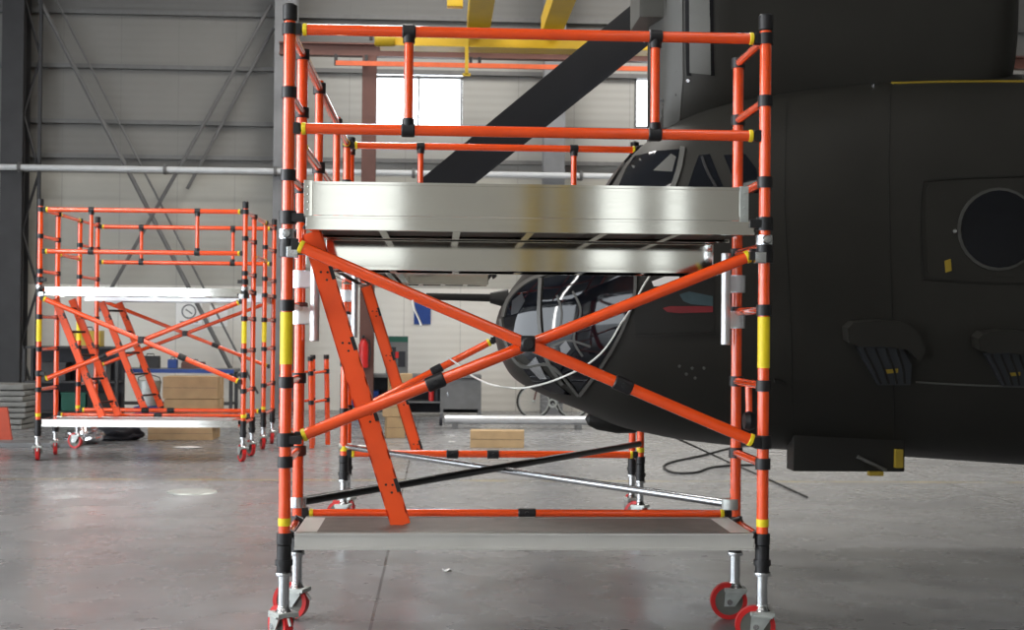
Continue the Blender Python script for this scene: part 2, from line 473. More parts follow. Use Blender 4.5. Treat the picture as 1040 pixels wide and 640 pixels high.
def caster(root, x, y, ang, zsl, ztop_, m_sleeve='black'):
    leg = MB().tube((x, y, .175), (x, y, zsl+.03), .029, seg=16).build('jack_leg', 'silver', root)
    MB().tube((x, y, zsl), (x, y, ztop_), .038, seg=16, bev=.006).ring((x, y, zsl+.06), (0, 0, 1), .034, .046, .03, 16).build('sleeve', m_sleeve, leg)
    MB().ring((x, y, zsl), (0, 0, 1), .02, .045, .018, 18).build('leg_collar', 'silver', leg)
    MB().lathe((x, y, .165), (0, 0, 1), [(.05, 0), (.05, .012), (.034, .03), (.03, .05)], 18).build('leg_flange', 'silver', leg)
    ca, sa = cos(ang), sin(ang); ax = V((ca, sa, 0)); tr_ = V((-sa, ca, 0))
    off = tr_*.035; wc = V((x, y, .105))+off
    rm = Matrix.Rotation(ang, 3, 'Z')
    fk = MB().box((x, y, .172), (.115, .125, .022), rot=rm, bev=.004)
    for s in (-1, 1):
        c0 = V((x, y, 0))+ax*s*.042
        a_, b_ = c0+tr_*-.058, c0+tr_*.058
        w0, w1 = wc+ax*s*.042-tr_*.03, wc+ax*s*.042+tr_*.03
        fk.prism([V((a_.x, a_.y, .172)), V((b_.x, b_.y, .172)), V((w1.x, w1.y, .08)), V((w0.x, w0.y, .08))], ax*s*.007)
    fk.build('fork', 'galv', leg)
    MB().ring(wc, ax, .08, .105, .046, 36).build('tyre', 'red', leg)
    MB().lathe(wc-ax*.018, ax, [(.0, 0), (.081, 0), (.081, .036), (0, .036)], 32).build('wheel_disc', 'olive', leg)
    MB().tube(wc-ax*.056, wc+ax*.056, .016, seg=10).build('axle_bolt', 'silver', leg)
    MB().box((x, y, .16), (.13, .10, .014), rot=rm, bev=.003).build('top_plate', 'galv', leg)
    bk = wc+ax*.0-tr_*.10
    if x < 0: MB().path([V((x, y, .16))-tr_*.03, V((bk.x, bk.y, .15)), V((bk.x, bk.y, .12))-tr_*.02], .009, 6).build('brake_pedal', 'galv', leg)


def deck(root, x0, x1, y0, y1, zb, zt, m='aluminium', toe=0, hooks=True, surf='deck_board', ew=.05):
    d = MB().box(((x0+x1)/2, (y0+y1)/2, zt-.012), (x1-x0-2*ew, y1-y0-.07, .02)).build('platform', surf, root)
    t = .034
    for y in (y0+t/2, y1-t/2):
        MB().box(((x0+x1)/2, y, (zb+zt)/2), (x1-x0, t, zt-zb), bev=.006).box(((x0+x1)/2, y+(-.006 if y < (y0+y1)/2 else .006), zb+.008), (x1-x0, t+.012, .014)).box(((x0+x1)/2, y+(-.003 if y < (y0+y1)/2 else .003), zt-.006), (x1-x0, t+.006, .012)).build('side_beam', m, d)
    for x in (x0+ew/2, x1-ew/2):
        MB().box((x, (y0+y1)/2, (zb+zt)/2+.004), (ew, y1-y0-2*t, zt-zb-.012)).build('end_beam', m, d)
    n = 5
    cm = MB()
    for k in range(n): cm.box((x0+(x1-x0)*(k+1)/(n+1), (y0+y1)/2, zb+.02), (.04, y1-y0-2*t, .03))
    cm.build('cross_member', m, d)
    if hooks:
        for x, s in ((x0, -1), (x1, 1)):
            for y in (y0+.07, y1-.07):
                MB().path([(x-s*.01, y, (zb+zt)/2), (x+s*.02, y, zt-.01), (x+s*.045, y, zt+.005), (x+s*.065, y, zt-.03)], .016, 8).build('deck_hook', 'black', d)
    if toe:
        MB().box(((x0+x1)/2-.022, y0+.012, (zt+toe)/2+.004), (x1-x0-.07, .018, toe-zt-.008)).box(((x0+x1)/2-.022, y0+.006, toe-.008), (x1-x0-.07, .026, .014)).box(((x0+x1)/2-.022, y0+.003, zt+.012), (x1-x0-.07, .022, .02)).build('toe_board', m, d)
        for x, s in ((x0+.012, 1), (x1-.055, 1)):
            e = MB().box((x, y0+.005, (zt+toe)/2), (.045, .034, toe-zt+.01), bev=.003)
            for k in range(4):
                e.lathe((x, y0-.018, zt+.03+k*(toe-zt-.06)/3), (0, 1, 0), [(.0, 0), (.005, .001), (.006, .006)], 8)
            e.build('toe_bracket', 'galv' if x > 0 else m, d)
    return d


def stile(root, ptop, pbot, w, y, rung_to=None, holes=True):
    """flat channel ladder stile in the plane y, leaning, with slot holes"""
    a, c = V(ptop), V(pbot); d = (c-a).normalized(); n = V((d.z, 0, -d.x))
    if n.x < 0: n = -n
    h = w/2
    poly = [a-n*h, a+n*h, c+n*h, c-n*h]
    mb = MB().prism(poly, V((0, .006, 0)))
    for s in (-1, 1):
        e = [a+n*s*h, a+n*s*(h-.007), c+n*s*(h-.007), c+n*s*h]
        mb.prism(e, V((0, .045, 0)))
    o = mb.build('ladder_stile', 'orange_flat', root, smooth=False)
    ln = (c-a).length; k = 0
    while .22+k*.4 < ln-.05:
        q = a+d*(.22+k*.4)
        for t, u in ((0, -.012), (.012, .022), (.05, .006)):
            MB().lathe(q+d*t+n*u-V((0, .0015, 0)), (0, 1, 0), [(.0, 0), (.0065, 0), (.0065, .006), (0, .006)], 10).build('bolt', 'black', o)
        MB().box(q+n*(h-.008)+d*.02+V((0, .012, 0)), (.02, .03, .075), rot=Matrix((n, (0, 1, 0), -d)).transposed()).build('rung_end', 'black', o)
        k += 1
    return o


def make_tower(root, d1, d3, d4, main):
    X = 1.25
    lo, hi = (0, 0) if main else (-.085, -.115)
    ys = (0, d1, d3, d4)
    RG = [z+(lo if z < 1 else hi if z > 2.2 else 0) for z in RUNGS]
    for sx_ in (-1, 1):
        x = sx_*X
        for j, y in enumerate(ys):
            top = (3.27 if j in (0, 3) else 3.21)+hi
            u = MB().tube((x, y, .50+lo), (x, y, top), RU, seg=18).build('upright', 'orange', root)
            if j in (0, 3):
                MB().tube((x, y, 3.24+hi), (x, y, 3.33+hi), RU+.007, seg=18, bev=.008).build('post_cap', 'black', u)
            if j in (0, 2):
                MB().tube((x, y, 1.46), (x, y, 1.73), RU+.0016, seg=18).build('yellow_sticker', 'yellow', u)
                MB().tube((x, y, .625+lo), (x, y, .665+lo), RU+.0016, seg=18).build('yellow_band', 'yellow', u)
            for z in RG: MB().ring((x, y, z), (0, 0, 1), RU-.004, RU+.009, .058, 18).build('collar', 'black', u)
            caster(root, x, y, (((.55, 1.2, 1.35, 1.1) if sx_ < 0 else (1.45, 1.5, 1.0, .2)) if main else ((.2, .25, 1.2, .6) if sx_ < 0 else (.5, .55, .3, .2)))[j], .376+lo, .53+lo)
        for ya, yb in ((0, d1), (d3, d4)):
            for z in RG:
                MB().tube((x, ya+.03, z), (x, yb-.03, z), .023, seg=12).build('rung', 'orange', root)
    x0, x1 = -X, X
    # guardrails front and rear
    guard(root, 0, x0, x1, 3.2+hi, 2.685+hi)
    guard(root, d3 if main else d4, x0, x1, 3.19+hi, 2.685+hi)
    # side guardrail between front and rear frames on the left
    for z in (3.2+hi, 2.685+hi):
        hooked_tube('side_rail', (x0, d1+.03, z), (x0, d3-.03, z), .027, root)
        if not main: hooked_tube('side_rail', (x1, d1+.03, z), (x1, d3-.03, z), .027, root)
    if main:
        for y in (1.76, 3.28):
            st = MB().tube((x0, y, 2.03), (x0, y, 3.25), .027, seg=14).build('guard_post', 'orange', root)
            for z in (2.685, 3.2): MB().ring((x0, y, z), (0, 0, 1), .02, .042, .07, 16).build('collar', 'black', st)
    # upper platform
    if main:
        deck(root, x0+.095, x1-.06, -.02, .64, 2.158, 2.232, toe=2.41)
        deck(root, x0+.14, x1-.13, (.71), 1.16, 1.985, 2.197, hooks=False)
        deck(root, x0+.05, -.05, d3+.03, d4-.03, 2.03, 2.13)
        deck(root, x0-.02, -.72, 1.19, d3-.04, 2.02, 2.10, hooks=False)
    else:
        deck(root, x0+.07, x1-.04, -.03, .66, 2.03, 2.13, surf='white_metal')
        deck(root, x0+.07, x1-.04, d3, d4-.04, 2.0, 2.12, m='white_metal')
    # lower platform
    deck(root, x0+.055, x1-.055, -.03, .60, .505+lo, .592+lo, m='aluminium_dull' if main else 'aluminium', surf='deck_board' if main else 'white_metal', ew=.11)
    # level rails
    hooked_tube('level_rail', (x0+.03, d1, .604+lo), (x1-.03, d1, .604+lo), .022, root, joints=(.52,))
    hooked_tube('level_rail', (x0+.03, d3, .604+lo), (x1-.03, d3, .604+lo), .03, root, joints=(.36, .5))
    # front cross brace
    yb = -.035
    hooked_tube('diagonal_brace', (x0+.03, yb, 2.085+lo), (x1-.03, yb, 1.065+lo), .031, root, joints=(.705,))
    hooked_tube('diagonal_brace', (x0+.05, yb+.062, 1.075+lo), (x1-.04, yb+.062, 2.065+lo), .031, root, joints=(.30,))
    MB().tube((.0, yb-.05, 1.577+lo), (0, yb+.10, 1.577+lo), .036, seg=8, bev=.008).box((0, yb+.03, 1.577+lo), (.075, .13, .085), bev=.012).build('brace_pivot', 'black', root)
    # rear brace
    yr = d3+.03 if main else d4
    if main:
        hooked_tube('diagonal_brace', (x0+.05, yr, .93), (.0, yr, 1.565), .03, root, joints=(.60,))
        hooked_tube('diagonal_brace', (0, yr, 1.565), (x1-.05, yr, 2.03), .03, root)
    else:
        hooked_tube('diagonal_brace', (x0+.05, yr, 2.03), (x1-.05, yr, 1.1), .026, root, joints=(.68,))
        hooked_tube('diagonal_brace', (x0+.05, yr+.05, 1.1), (x1-.05, yr+.05, 2.03), .026, root, joints=(.31,))
        MB().box((0, yr+.02, 1.565), (.07, .13, .08), bev=.012).build('brace_pivot', 'black', root)
    # brackets: bolts at deck level
    for x, s in ((x0, 1), (x1, -1)):
        MB().lathe((x, -.075, 2.135), (0, 1, 0), [(.0, 0), (.02, .002), (.024, .012), (.024, .06)], 12).box((x+s*.03, -.03, 2.04), (.06, .05, .06), bev=.008).ring((x, 0, 2.135), (0, 0, 1), RU, RU+.016, .05, 16).build('clamp_bolt', 'silver', root)
        for z in (2.22, 2.05, 1.07): MB().ring((x, 0, z), (0, 0, 1), RU-.004, RU+.014, .07, 16).box((x+s*.05, -.015, z), (.07, .045, .045), bev=.006).build('clamp', 'black', root)
    return root


tw = thing('scaffold_tower', 'large orange scaffold tower with metal platforms, standing in front of the dark helicopter nose', 'scaffold')
D1, D3, D4 = .667, 4.42, 4.92
make_tower(tw, D1, D3, D4, True)
ys_ = .28
stile(tw, U(316, 236, ys_), U(407, 534, ys_), .105, ys_)
stile(tw, U(372, 291, D3+.3), U(424, 459, D3+.3), .10, D3+.3)
# platform outrigger brackets: white tube with two clamps on the second upright
for x, tx, y in ((-1.25, -1.162, D1), (1.25, 1.175, D1), (-1.25, -1.17, D3)):
    q = MB().tube((tx, y-.05, 1.575), (tx, y-.05, 2.10), .027, seg=16, bev=.004).build('support_tube', 'white_metal', tw)
    for z in (1.72, 1.925):
        MB().ring((x, y, z), (0, 0, 1), RU, RU+.018, .10, 18).box(((x+tx)/2, y-.04, z), (abs(tx-x), .02, .09), bev=.004).build('tube_clamp', 'white_metal', q)
# low plan braces
p0, p1 = V((-1.25, D1, .665)), V((1.23, D3-.05, .70))
q = MB().tube(p0, p1, .026, seg=14).build('plan_brace', 'black_tube', tw)
MB().ring(p0, (0, 0, 1), .028, .05, .06, 16).build('end_clamp', 'silver', q)
p0, p1 = V((1.22, D1, .66)), V((-1.23, D3, .66))
q = MB().tube(p0, p1, .024, seg=14).build('plan_brace', 'silver', tw)
MB().ring(p0, (0, 0, 1), .028, .05, .06, 16).build('end_clamp', 'galv', q)
MB().tube(p1+V((-.06, 0, 0)), p1+V((.05, 0, 0)), .03, seg=10).build('end_clamp', 'galv', q)
# toggle hanging from a rung on the right frame
MB().tube((1.25, .35, 1.366), (1.25, .33, 1.18), .02, seg=10).build('locking_lever', 'orange', tw)
MB().lathe((1.215, .32, 1.16), (1, 0, 0), [(0, 0), (.045, .004), (.055, .03), (.045, .06), (0, .064)], 18).build('locking_knob', 'black', tw)
for z in (1.765, .955):
    MB().ring((-1.25, D1, z), (0, 0, 1), RU, .045, .05, 16).build('red_clamp', 'brown_red', tw)
# strap on front brace
MB().path(catmull([U(419, 305, -.07), U(421, 314, -.085), U(426, 325, -.08), U(428, 331, -.09)], 5), .006, 6).build('tie_strap', 'cable_white', tw)

# smaller looking tower further back, same system
bl = U(38, 440, 9.6); br_ = U(247, 440, 9.6)
k_ = 2.5/(br_.x-bl.x); YB = CAM.y+(9.6-CAM.y)*k_
bl = U(38, 440, YB); br_ = U(247, 440, YB)
tb = thing('scaffold_tower', 'orange scaffold tower with bright white platforms, far left by the back wall', 'scaffold', ((bl.x+br_.x)/2, YB, 0), -.012)
make_tower(tb, .75, 1.78, 2.7, False)
for y, yy in ((.18, .5), (1.95, 2.45)):
    dx = 0 if y < 1 else .12
    stile(tb, (-1.12+dx, y, 1.99), (-.52+dx, y, .53), .085, y)
    stile(tb, (-1.0+dx, yy, 1.99), (-.40+dx, yy, .53), .085, yy)
    for k in range(5):
        t = .08+k*.2
        MB().tube((-1.12+dx+.6*t, y+.03, 1.99-1.46*t), (-1.0+dx+.6*t, yy, 1.99-1.46*t), .015, seg=8).build('ladder_rung', 'black', tb)

# spare ladder frames standing in a huddle right of that tower
labs = ['orange ladder frame standing upright, leftmost of three spare frames behind the big scaffold left posts',
        'orange ladder frame standing in the middle of the huddle of three spare frames',
        'orange ladder frame leaning slightly, rightmost of the three spare frames']
for k, (px, lean, rz) in enumerate(((294, .0, 1.08), (309.5, -.02, 1.08), (325, -.05, 1.08))):
    p = G(px, 455)
    f = thing('ladder_frame', labs[k], 'scaffold frame', (p.x, p.y, 0), rz, 'spare ladder frames')
    f.rotation_euler = (0, lean, rz)
    for x in (-.2, .2):
        u = MB().tube((x, 0, 0.02), (x, 0, 1.28), .036, seg=12).build('upright', 'orange', f)
        for z in (.25, .65, 1.05, 1.25): MB().ring((x, 0, z), (0, 0, 1), .027, .04, .06, 12).build('collar', 'black', u)
    for z in (.25, .65, 1.05): MB().tube((-.2, 0, z), (.2, 0, z), .02, seg=10).build('rung', 'orange', f)

# ------------------------------------------------------------------ helicopter
YH = 3.0
top = [(503.0, 336), (504.5, 325), (509, 312), (520, 293), (546, 262), (575, 235), (600, 207), (625, 178), (650, 150), (680, 128), (710, 113), (745, 103), (800, 93), (850, 87), (910, 83), (1040, 80), (1120, 79), (1500, 79)]
bot = [(503.0, 336), (504.5, 350), (510, 366), (524, 386), (556, 403), (590, 417), (620, 430), (650, 438), (700, 447), (800, 456), (920, 463), (1040, 471), (1120, 474), (1500, 482)]
T = [U(x, y, YH) for x, y in top]; B = [U(x, y, YH) for x, y in bot]


def interp(P, x):
    if x <= P[0].x: return P[0].z
    for a, c in zip(P, P[1:]):
        if x <= c.x:
            t = (x-a.x)/(c.x-a.x); return a.z+(c.z-a.z)*t
    return P[-1].z


T = catmull(T, 6); B = catmull(B, 6)
xn, xe = T[0].x+.0005, T[-1].x
nst = 90
rings = []
NS = 56
HW = 1.06


def halfw(x):
    t = min(1, max(0, (x-xn)/2.1)); return max(.02, HW*(1-(1-t)**2.3)**(1/2.3))


for i in range(nst):
    s = i/(nst-1); x = xn+(xe-xn)*(s**2.2*.75+s*.25*s)
    zt, zb = interp(T, x), interp(B, x); zc, hz = (zt+zb)/2, max((zt-zb)/2, .004); w = halfw(x)
    rg = []
    for k in range(NS):
        a = 2*pi*k/NS; c_, s_ = cos(a), sin(a); e = 2/2.7
        rg.append(V((x, YH+w*math.copysign(abs(c_)**e, c_), zc+hz*math.copysign(abs(s_)**e, s_))))
    rings.append(rg)
he = thing('helicopter', 'dark olive military helicopter with glazed nose, nose pointing left behind the scaffold', 'helicopter', (3.5, YH, 0))


def hb(mb, name, m, par=None, smooth=True):
    """build helicopter part: world geometry -> local of the root"""
    for v in mb.b.verts: v.co -= V((3.5, YH, 0))
    return mb.build(name, m, par or he, smooth)


hull = MB().loft(rings)
bmesh.ops.recalc_face_normals(hull.b, faces=hull.b.faces[:])
BV = BVHTree.FromBMesh(hull.b)
hull = hb(hull, 'fuselage', 'heli')


def patch(poly, off, thick, step=7, bv=None):
    """panel lying on the hull skin, outline measured in the photo"""
    bv = bv or BV
    t = bmesh.new(); t.faces.new([t.verts.new((x, y, 0)) for x, y in poly])
    xs_ = [p[0] for p in poly]; ys2 = [p[1] for p in poly]
    v = min(xs_)+step
    while v < max(xs_):
        bmesh.ops.bisect_plane(t, geom=t.verts[:]+t.edges[:]+t.faces[:], plane_co=(v, 0, 0), plane_no=(1, 0, 0)); v += step
    v = min(ys2)+step
    while v < max(ys2):
        bmesh.ops.bisect_plane(t, geom=t.verts[:]+t.edges[:]+t.faces[:], plane_co=(0, v, 0), plane_no=(0, 1, 0)); v += step
    mb = MB(); mo = {}; mi = {}
    for q in t.verts:
        h, n, _, dd = bv.ray_cast(CAM, ray(q.co.x, q.co.y))
        if h is None: h, n, _, dd = bv.find_nearest(U(q.co.x, q.co.y, YH))
        if n.dot(CAM-h) < 0: n = -n
        mo[q] = mb.b.verts.new(h+n*(off+thick)); mi[q] = mb.b.verts.new(h+n*(off-.01))
    for f in t.faces:
        mb._face([mo[q] for q in f.verts]); mb._face([mi[q] for q in reversed(f.verts)])
    for e in t.edges:
        if len(e.link_faces) == 1:
            a, c = e.verts; mb._face((mo[a], mo[c], mi[c], mi[a]))
    t.free()
    return mb


def strip(pts, w, off, thick, n=8):
    """narrow band along a polyline measured in the photo"""
    pp_ = catmull([V((x, y, 0)) for x, y in pts], n)
    l, r_ = [], []
    for i, p in enumerate(pp_):
        d = (pp_[min(i+1, len(pp_)-1)]-pp_[max(i-1, 0)]).normalized(); n_ = V((-d.y, d.x, 0))*w/2
        l.append(p+n_); r_.append(p-n_)
    mb = MB()
    rg = []
    for a, c in zip(l, r_):
        row = []
        for q in (a, c):
            h, n2, _, dd = BV.ray_cast(CAM, ray(q.x, q.y))
            if h is None: h, n2, _, dd = BV.find_nearest(U(q.x, q.y, YH))
            if n2.dot(CAM-h) < 0: n2 = -n2
            row.append((h+n2*(off+thick), h+n2*(off-.01)))
        rg.append([row[0][0], row[1][0], row[1][1], row[0][1]])
    return mb.loft(rg)


def rrect(x0, y0, x1, y1, r, n=5):
    out = []
    for cx, cy, a0 in ((x1-r, y1-r, 0), (x0+r, y1-r, 90), (x0+r, y0+r, 180), (x1-r, y0+r, 270)):
        for k in range(n+1):
            a = R(a0+90*k/n); out.append((cx+r*cos(a), cy+r*sin(a)))
    return out


def ell(cx, cy, rx, ry, n=28): return [(cx+rx*cos(2*pi*k/n), cy+ry*sin(2*pi*k/n)) for k in range(n)]


# nose glazing
gl_ = hb(patch([(512, 322), (519, 303), (531, 291), (546, 284), (549, 300), (546, 325), (549, 350), (556, 370), (540, 368), (524, 352), (514, 338)], 0, .006), 'nose_window', 'glass_dark')
hb(patch([(553, 283), (600, 272), (645, 270), (643, 300), (628, 340), (608, 372), (588, 398), (572, 388), (560, 368), (553, 340), (551, 310)], 0, .006), 'nose_window', 'glass_dark')
hb(patch([(532, 375), (552, 376), (566, 390), (580, 401), (560, 398), (542, 388)], 0, .006), 'chin_window', 'glass_dark')
hb(strip([(512, 322), (520, 301), (546, 282), (600, 270), (647, 268)], 3.2, .004, .012), 'window_frame', 'heli_grey')
hb(strip([(550, 283), (548.5, 325), (555, 362), (572, 390)], 3.4, .004, .012), 'window_frame', 'heli_grey')
hb(strip([(645, 270), (644, 302), (629, 342), (609, 375), (589, 401)], 3.2, .004, .012), 'window_frame', 'heli_grey')
hb(strip([(588, 401), (560, 371), (530, 371), (514, 345), (510, 324)], 2.6, .004, .012), 'window_frame', 'heli_grey')
hb(patch([(536, 371), (545, 362), (556, 384), (549, 384)], .004, .008), 'landing_lamp', 'silver')
for pts_ in ([(566, 300), (571, 318), (568, 340)], [(582, 296), (590, 316), (583, 344), (592, 362)], [(560, 352), (578, 346), (600, 352)]):
    hb(strip(pts_, 2.2, .0, .008), 'instrument_arm', 'heli_mid')
hb(patch([(569, 352), (575, 346), (580, 354), (572, 364)], .003, .006), 'instrument_hood', 'steel_grey')
hb(patch([(521, 306), (531, 298), (534, 306), (527, 318), (520, 320)], .003, .006), 'round_label', 'vent_blue')
# windscreen above the toe board
hb(patch([(645, 159), (666, 154), (690, 152), (685, 178), (680, 196), (626, 196), (636, 172)], 0, .006), 'windscreen', 'glass_dark')
hb(patch([(666, 172), (682, 157), (687, 160), (683, 175), (664, 174)], .004, .006), 'windscreen_view_patch', 'heli_grey')  # grey patch on the glass, standing in for the view through it
hb(patch([(710, 158), (721, 157), (727, 172), (737, 196), (697, 196), (704, 174)], 0, .006), 'side_window', 'glass_dark')
hb(patch([(735, 158), (757, 157), (768, 172), (771, 196), (752, 196), (742, 175)], 0, .006), 'side_window', 'glass_dark')
hb(strip([(694, 150), (690, 172), (680, 200)], 5, .0, .014), 'window_pillar', 'heli_grey')
hb(strip([(648, 146), (634, 166), (616, 194)], 2.5, .0, .02), 'wiper_arm', 'black')
hb(strip([(713, 160), (719, 176), (728, 192)], 2.5, .006, .014), 'wiper_arm', 'black')
# door window below the deck with the seats behind
hb(patch([(652, 287), (668, 278), (726, 278), (726, 337), (646, 339), (644, 318)], 0, .004), 'door_window', 'heli_dark')
hb(patch([(690, 299), (700, 296), (724, 301), (724, 311), (702, 309), (694, 306)], .002, .006), 'seat_cushion', 'seat_teal')
hb(patch([(673, 313), (680, 311), (724, 311), (724, 317), (690, 318), (678, 317)], .002, .006), 'seat_cushion', 'seat_red')
hb(patch([(662, 286), (675, 281), (690, 281), (689, 289), (664, 291)], .002, .006), 'window_label', 'paper')
hb(patch([(693, 283), (704, 281), (703, 286), (693, 288)], .002, .006), 'window_label', 'tape')
hb(strip([(646, 341), (680, 341), (727, 339)], 3, .0, .012), 'window_sill', 'heli_dark')
# escape hatch with round bubble window
hb(strip([(938, 283), (935, 230), (937, 190), (946, 183), (1000, 180), (1075, 178)], 1.8, .0, .008), 'hatch_seam', 'heli_dark')
hb(strip([(938, 283), (1000, 287), (1075, 288)], 1.8, .0, .008), 'hatch_seam', 'heli_dark')
ht = hb(patch(rrect(941, 186, 1078, 281, 9), .0, .004, 10), 'escape_hatch', 'heli')
hb(patch(ell(1014, 233, 42, 42), .004, .008, 8), 'window_ring', 'heli_mid', ht)
hb(patch(ell(1014, 233, 39, 39), .006, .012, 8), 'round_window', 'glass_dark', ht)
hb(patch([(959, 265), (965, 263), (966, 275), (960, 277)], .006, .004), 'yellow_label', 'dull_yellow', ht)
hb(patch(ell(969, 235, 2.2, 2.2, 10), .006, .01), 'latch', 'silver', ht)
# air scoops
for (dx, dy, sc) in ((0, 0, 1.0), (131, 10, .86)):
    P = lambda pts: [(855+dx+(x-855)*sc, 325+dy+(y-325)*sc) for x, y in pts]
    s_ = hb(patch(P([(856, 345), (855, 332), (861, 326), (884, 324), (908, 325), (925, 334), (933, 352), (928, 362), (915, 352), (890, 348), (868, 349)]), .0, .14, 6), 'air_scoop', 'heli')
    hb(patch(P([(868, 351), (890, 349), (914, 353), (923, 368), (922, 388), (889, 388)]), .0, .06, 6), 'scoop_grille', 'vent_blue', s_)
    for k in range(4):
        hb(strip(P([(875+k*11, 352), (884+k*10, 370), (892+k*8, 386)]), 2.2, .055, .014), 'grille_rib', 'heli_dark', s_)
    hb(patch(P([(896, 373), (909, 372), (909, 376), (897, 377)]), .06, .006), 'yellow_label', 'dull_yellow', s_)
# panel seams, handles, ribs
for pts in ([(800, 92), (797, 200), (803, 330), (806, 456)], [(905, 84), (903, 180), (906, 320), (909, 460)]):
    hb(strip(pts, 1.1, 0, .003, 12), 'panel_seam', 'heli_dark')
hb(strip([(930, 388), (985, 391), (1075, 394)], 1.5, 0, .006), 'panel_seam', 'heli_grey')
hb(strip([(786, 386), (792, 387), (797, 390)], 3, 0, .03), 'step_peg', 'heli_dark')
hb(strip([(905, 84), (912, 84.5), (950, 83.5), (1000, 83), (1075, 83)], 1.3, .0, .006), 'yellow_edge', 'dull_yellow')
hb(patch(ell(888, 86, 3, 1.5, 8), .0, .01), 'rivet_light', 'silver')
for px, py in ((690, 372), (697, 380), (703, 374), (715, 374), (706, 384)):
    hb(patch(ell(px, py, 1.5, 1.5, 8), 0, .006), 'fastener', 'heli_grey')
# pitot probe
a, c = U(433, 301, 2.95), U(516, 303, 2.95)
hb(MB().tube(a, a.lerp(c, .78), .026, .03, 12).tube(a.lerp(c, .78), c, .04, .075, 12), 'pitot_probe', 'heli_dark')
# belly box, dark body standing in for the shade under the nose
a, c = U(806, 452, 2.35), U(919, 478, 2.35)
bb_ = hb(MB().box(((a.x+c.x)/2, 2.45, (a.z+c.z)/2+.05), (c.x-a.x, .2, abs(a.z-c.z)+.12), bev=.015), 'belly_pod', 'heli_dark')
hb(MB().box((U(912, 466, 2.33).x, 2.32, (a.z+c.z)/2), (.05, .05, .13)), 'marker_edge', 'dull_yellow', bb_)
q = U(889, 481, 2.3); hb(MB().box(q, (.1, .06, .03), bev=.004), 'marker_lamp', 'dull_yellow', bb_)
q0, q1 = U(871, 464, 2.29), U(900, 478, 2.29); hb(MB().tube(q0, q1, .012), 'strut', 'heli_grey', bb_)
e_ = U(628, 428, YH)
mb = MB(); mb.lathe(e_+V((-.25, 0, .02)), (1, 0, -.1), [(0, 0), (.05, .03), (.075, .1), (.085, .25), (.07, .38), (.02, .45)], 16); hb(mb, 'belly_shade', 'heli_dark')
# forward pylon: loft along x, rises above the picture
xa, xb = U(658, 60, YH).x, U(1021, 40, YH).x
zb_ = U(760, 140, YH).z; zt_ = 5.35
rg = []
for i in range(40):
    s = i/39; x = xa+(xb-xa)*s
    w = .62*min(1, (1-(1-min(1, s/.22))**2.4)**(1/2.4)+.03)*min(1, ((1-max(0, (s-.88)/.12)**2.2)**.5)+.02)
    edge = max(0, (s-.8)/.2); zt = zt_-.15*edge**3-(.35*max(0, (.1-s)/.1)**2)
    zlow = zb_-.05*(1-s)+edge**2*.42
    r_ = []
    for k in range(28):
        a = 2*pi*k/28; c_, q_ = cos(a), sin(a); e = 2/3.2
        r_.append(V((x, YH+w*math.copysign(abs(c_)**e, c_), (zt+zlow)/2+(zt-zlow)/2*math.copysign(abs(q_)**e, q_))))
    rg.append(r_)
pyl = MB().loft(rg)
bmesh.ops.recalc_face_normals(pyl.b, faces=pyl.b.faces[:])
BVp = BVHTree.FromBMesh(pyl.b)
pyl = hb(pyl, 'forward_pylon', 'heli')
for px, w in ((698, 4), (722, 4)):
    hb(patch([(px-w/2, -60), (px+w/2, -60), (px+w/2+1, 60), (px+w/2+2, 77), (px-w/2+2, 77), (px-w/2+1, 60)], 0, .008, 9, BVp), 'pylon_seam', 'blade', pyl)
hb(patch([(700, -60), (720, -60), (722, 76), (701, 74)], 0, .012, 9, BVp), 'pylon_panel', 'heli_grey', pyl)
hb(patch([(659, -60), (693, -60), (694, 80), (690, 128), (668, 130), (660, 80)], 0, .006, 8, BVp), 'pylon_lit_patch', 'heli_mid', pyl)  # paler patch paints the light from the left onto the pylon front
q = U(656, 0, YH); hb(MB().box(q+V((0, -.1, .22)), (.2, .5, .86), bev=.03), 'pylon_step', 'heli_grey', pyl)
for px, py in ((699, 82), (673, 102)):
    hb(patch(ell(px, py, 1.8, 1.8, 8), 0, .01, 9, BVp if py < 90 else BVp), 'fastener', 'silver', pyl)
# rotor hub and blade
hubc = V((U(735, 60, YH).x, YH, 5.42))
hub = hb(MB().lathe(hubc-V((0, 0, .35)), (0, 0, 1), [(.16, 0), (.16, .25), (.34, .3), (.34, .5), (.2, .6), (0, .62)], 24), 'rotor_hub', 'heli_dark')
P0, P1 = U(640, 33, 3.6), U(408, 222, 6.3)
d = (P1-P0).normalized()
P0 = P0-d*.55
chord = V((0, .35, .93)); chord = (chord-d*chord.dot(d)).normalized()
nn = d.cross(chord)


def foil(c, w):
    pts = []
    for k in range(20):
        a = 2*pi*k/20; u = cos(a); pts.append(c+chord*(u*w/2)+nn*(sin(a)*.016*(1.0-.55*u)))
    return pts


WID = .47
hb(MB().loft([foil(P0.lerp(P1, t), WID*(1+.10*t)) for t in [k/12 for k in range(13)]]), 'rotor_blade', 'blade')
hb(MB().tube(P0+d*.1, hubc, .07, .09, 12), 'blade_grip', 'heli_dark')
# landing gear (right of the picture edge)
for xg in (6.3,):
    for s_ in (-1, 1):
        yc = YH+s_*.85
        lg = hb(MB().tube((xg, yc, .3), (xg, yc, 1.0), .07).tube((xg, yc-.2, .3), (xg, yc+.2, .3), .04), 'landing_gear', 'heli_dark')
        for t in (-.16, .16):
            hb(MB().lathe((xg, yc+t-.09, .3), (0, 1, 0), [(.12, 0), (.26, .01), (.3, .05), (.3, .13), (.26, .17), (.12, .18)], 28), 'wheel', 'rubber', lg)

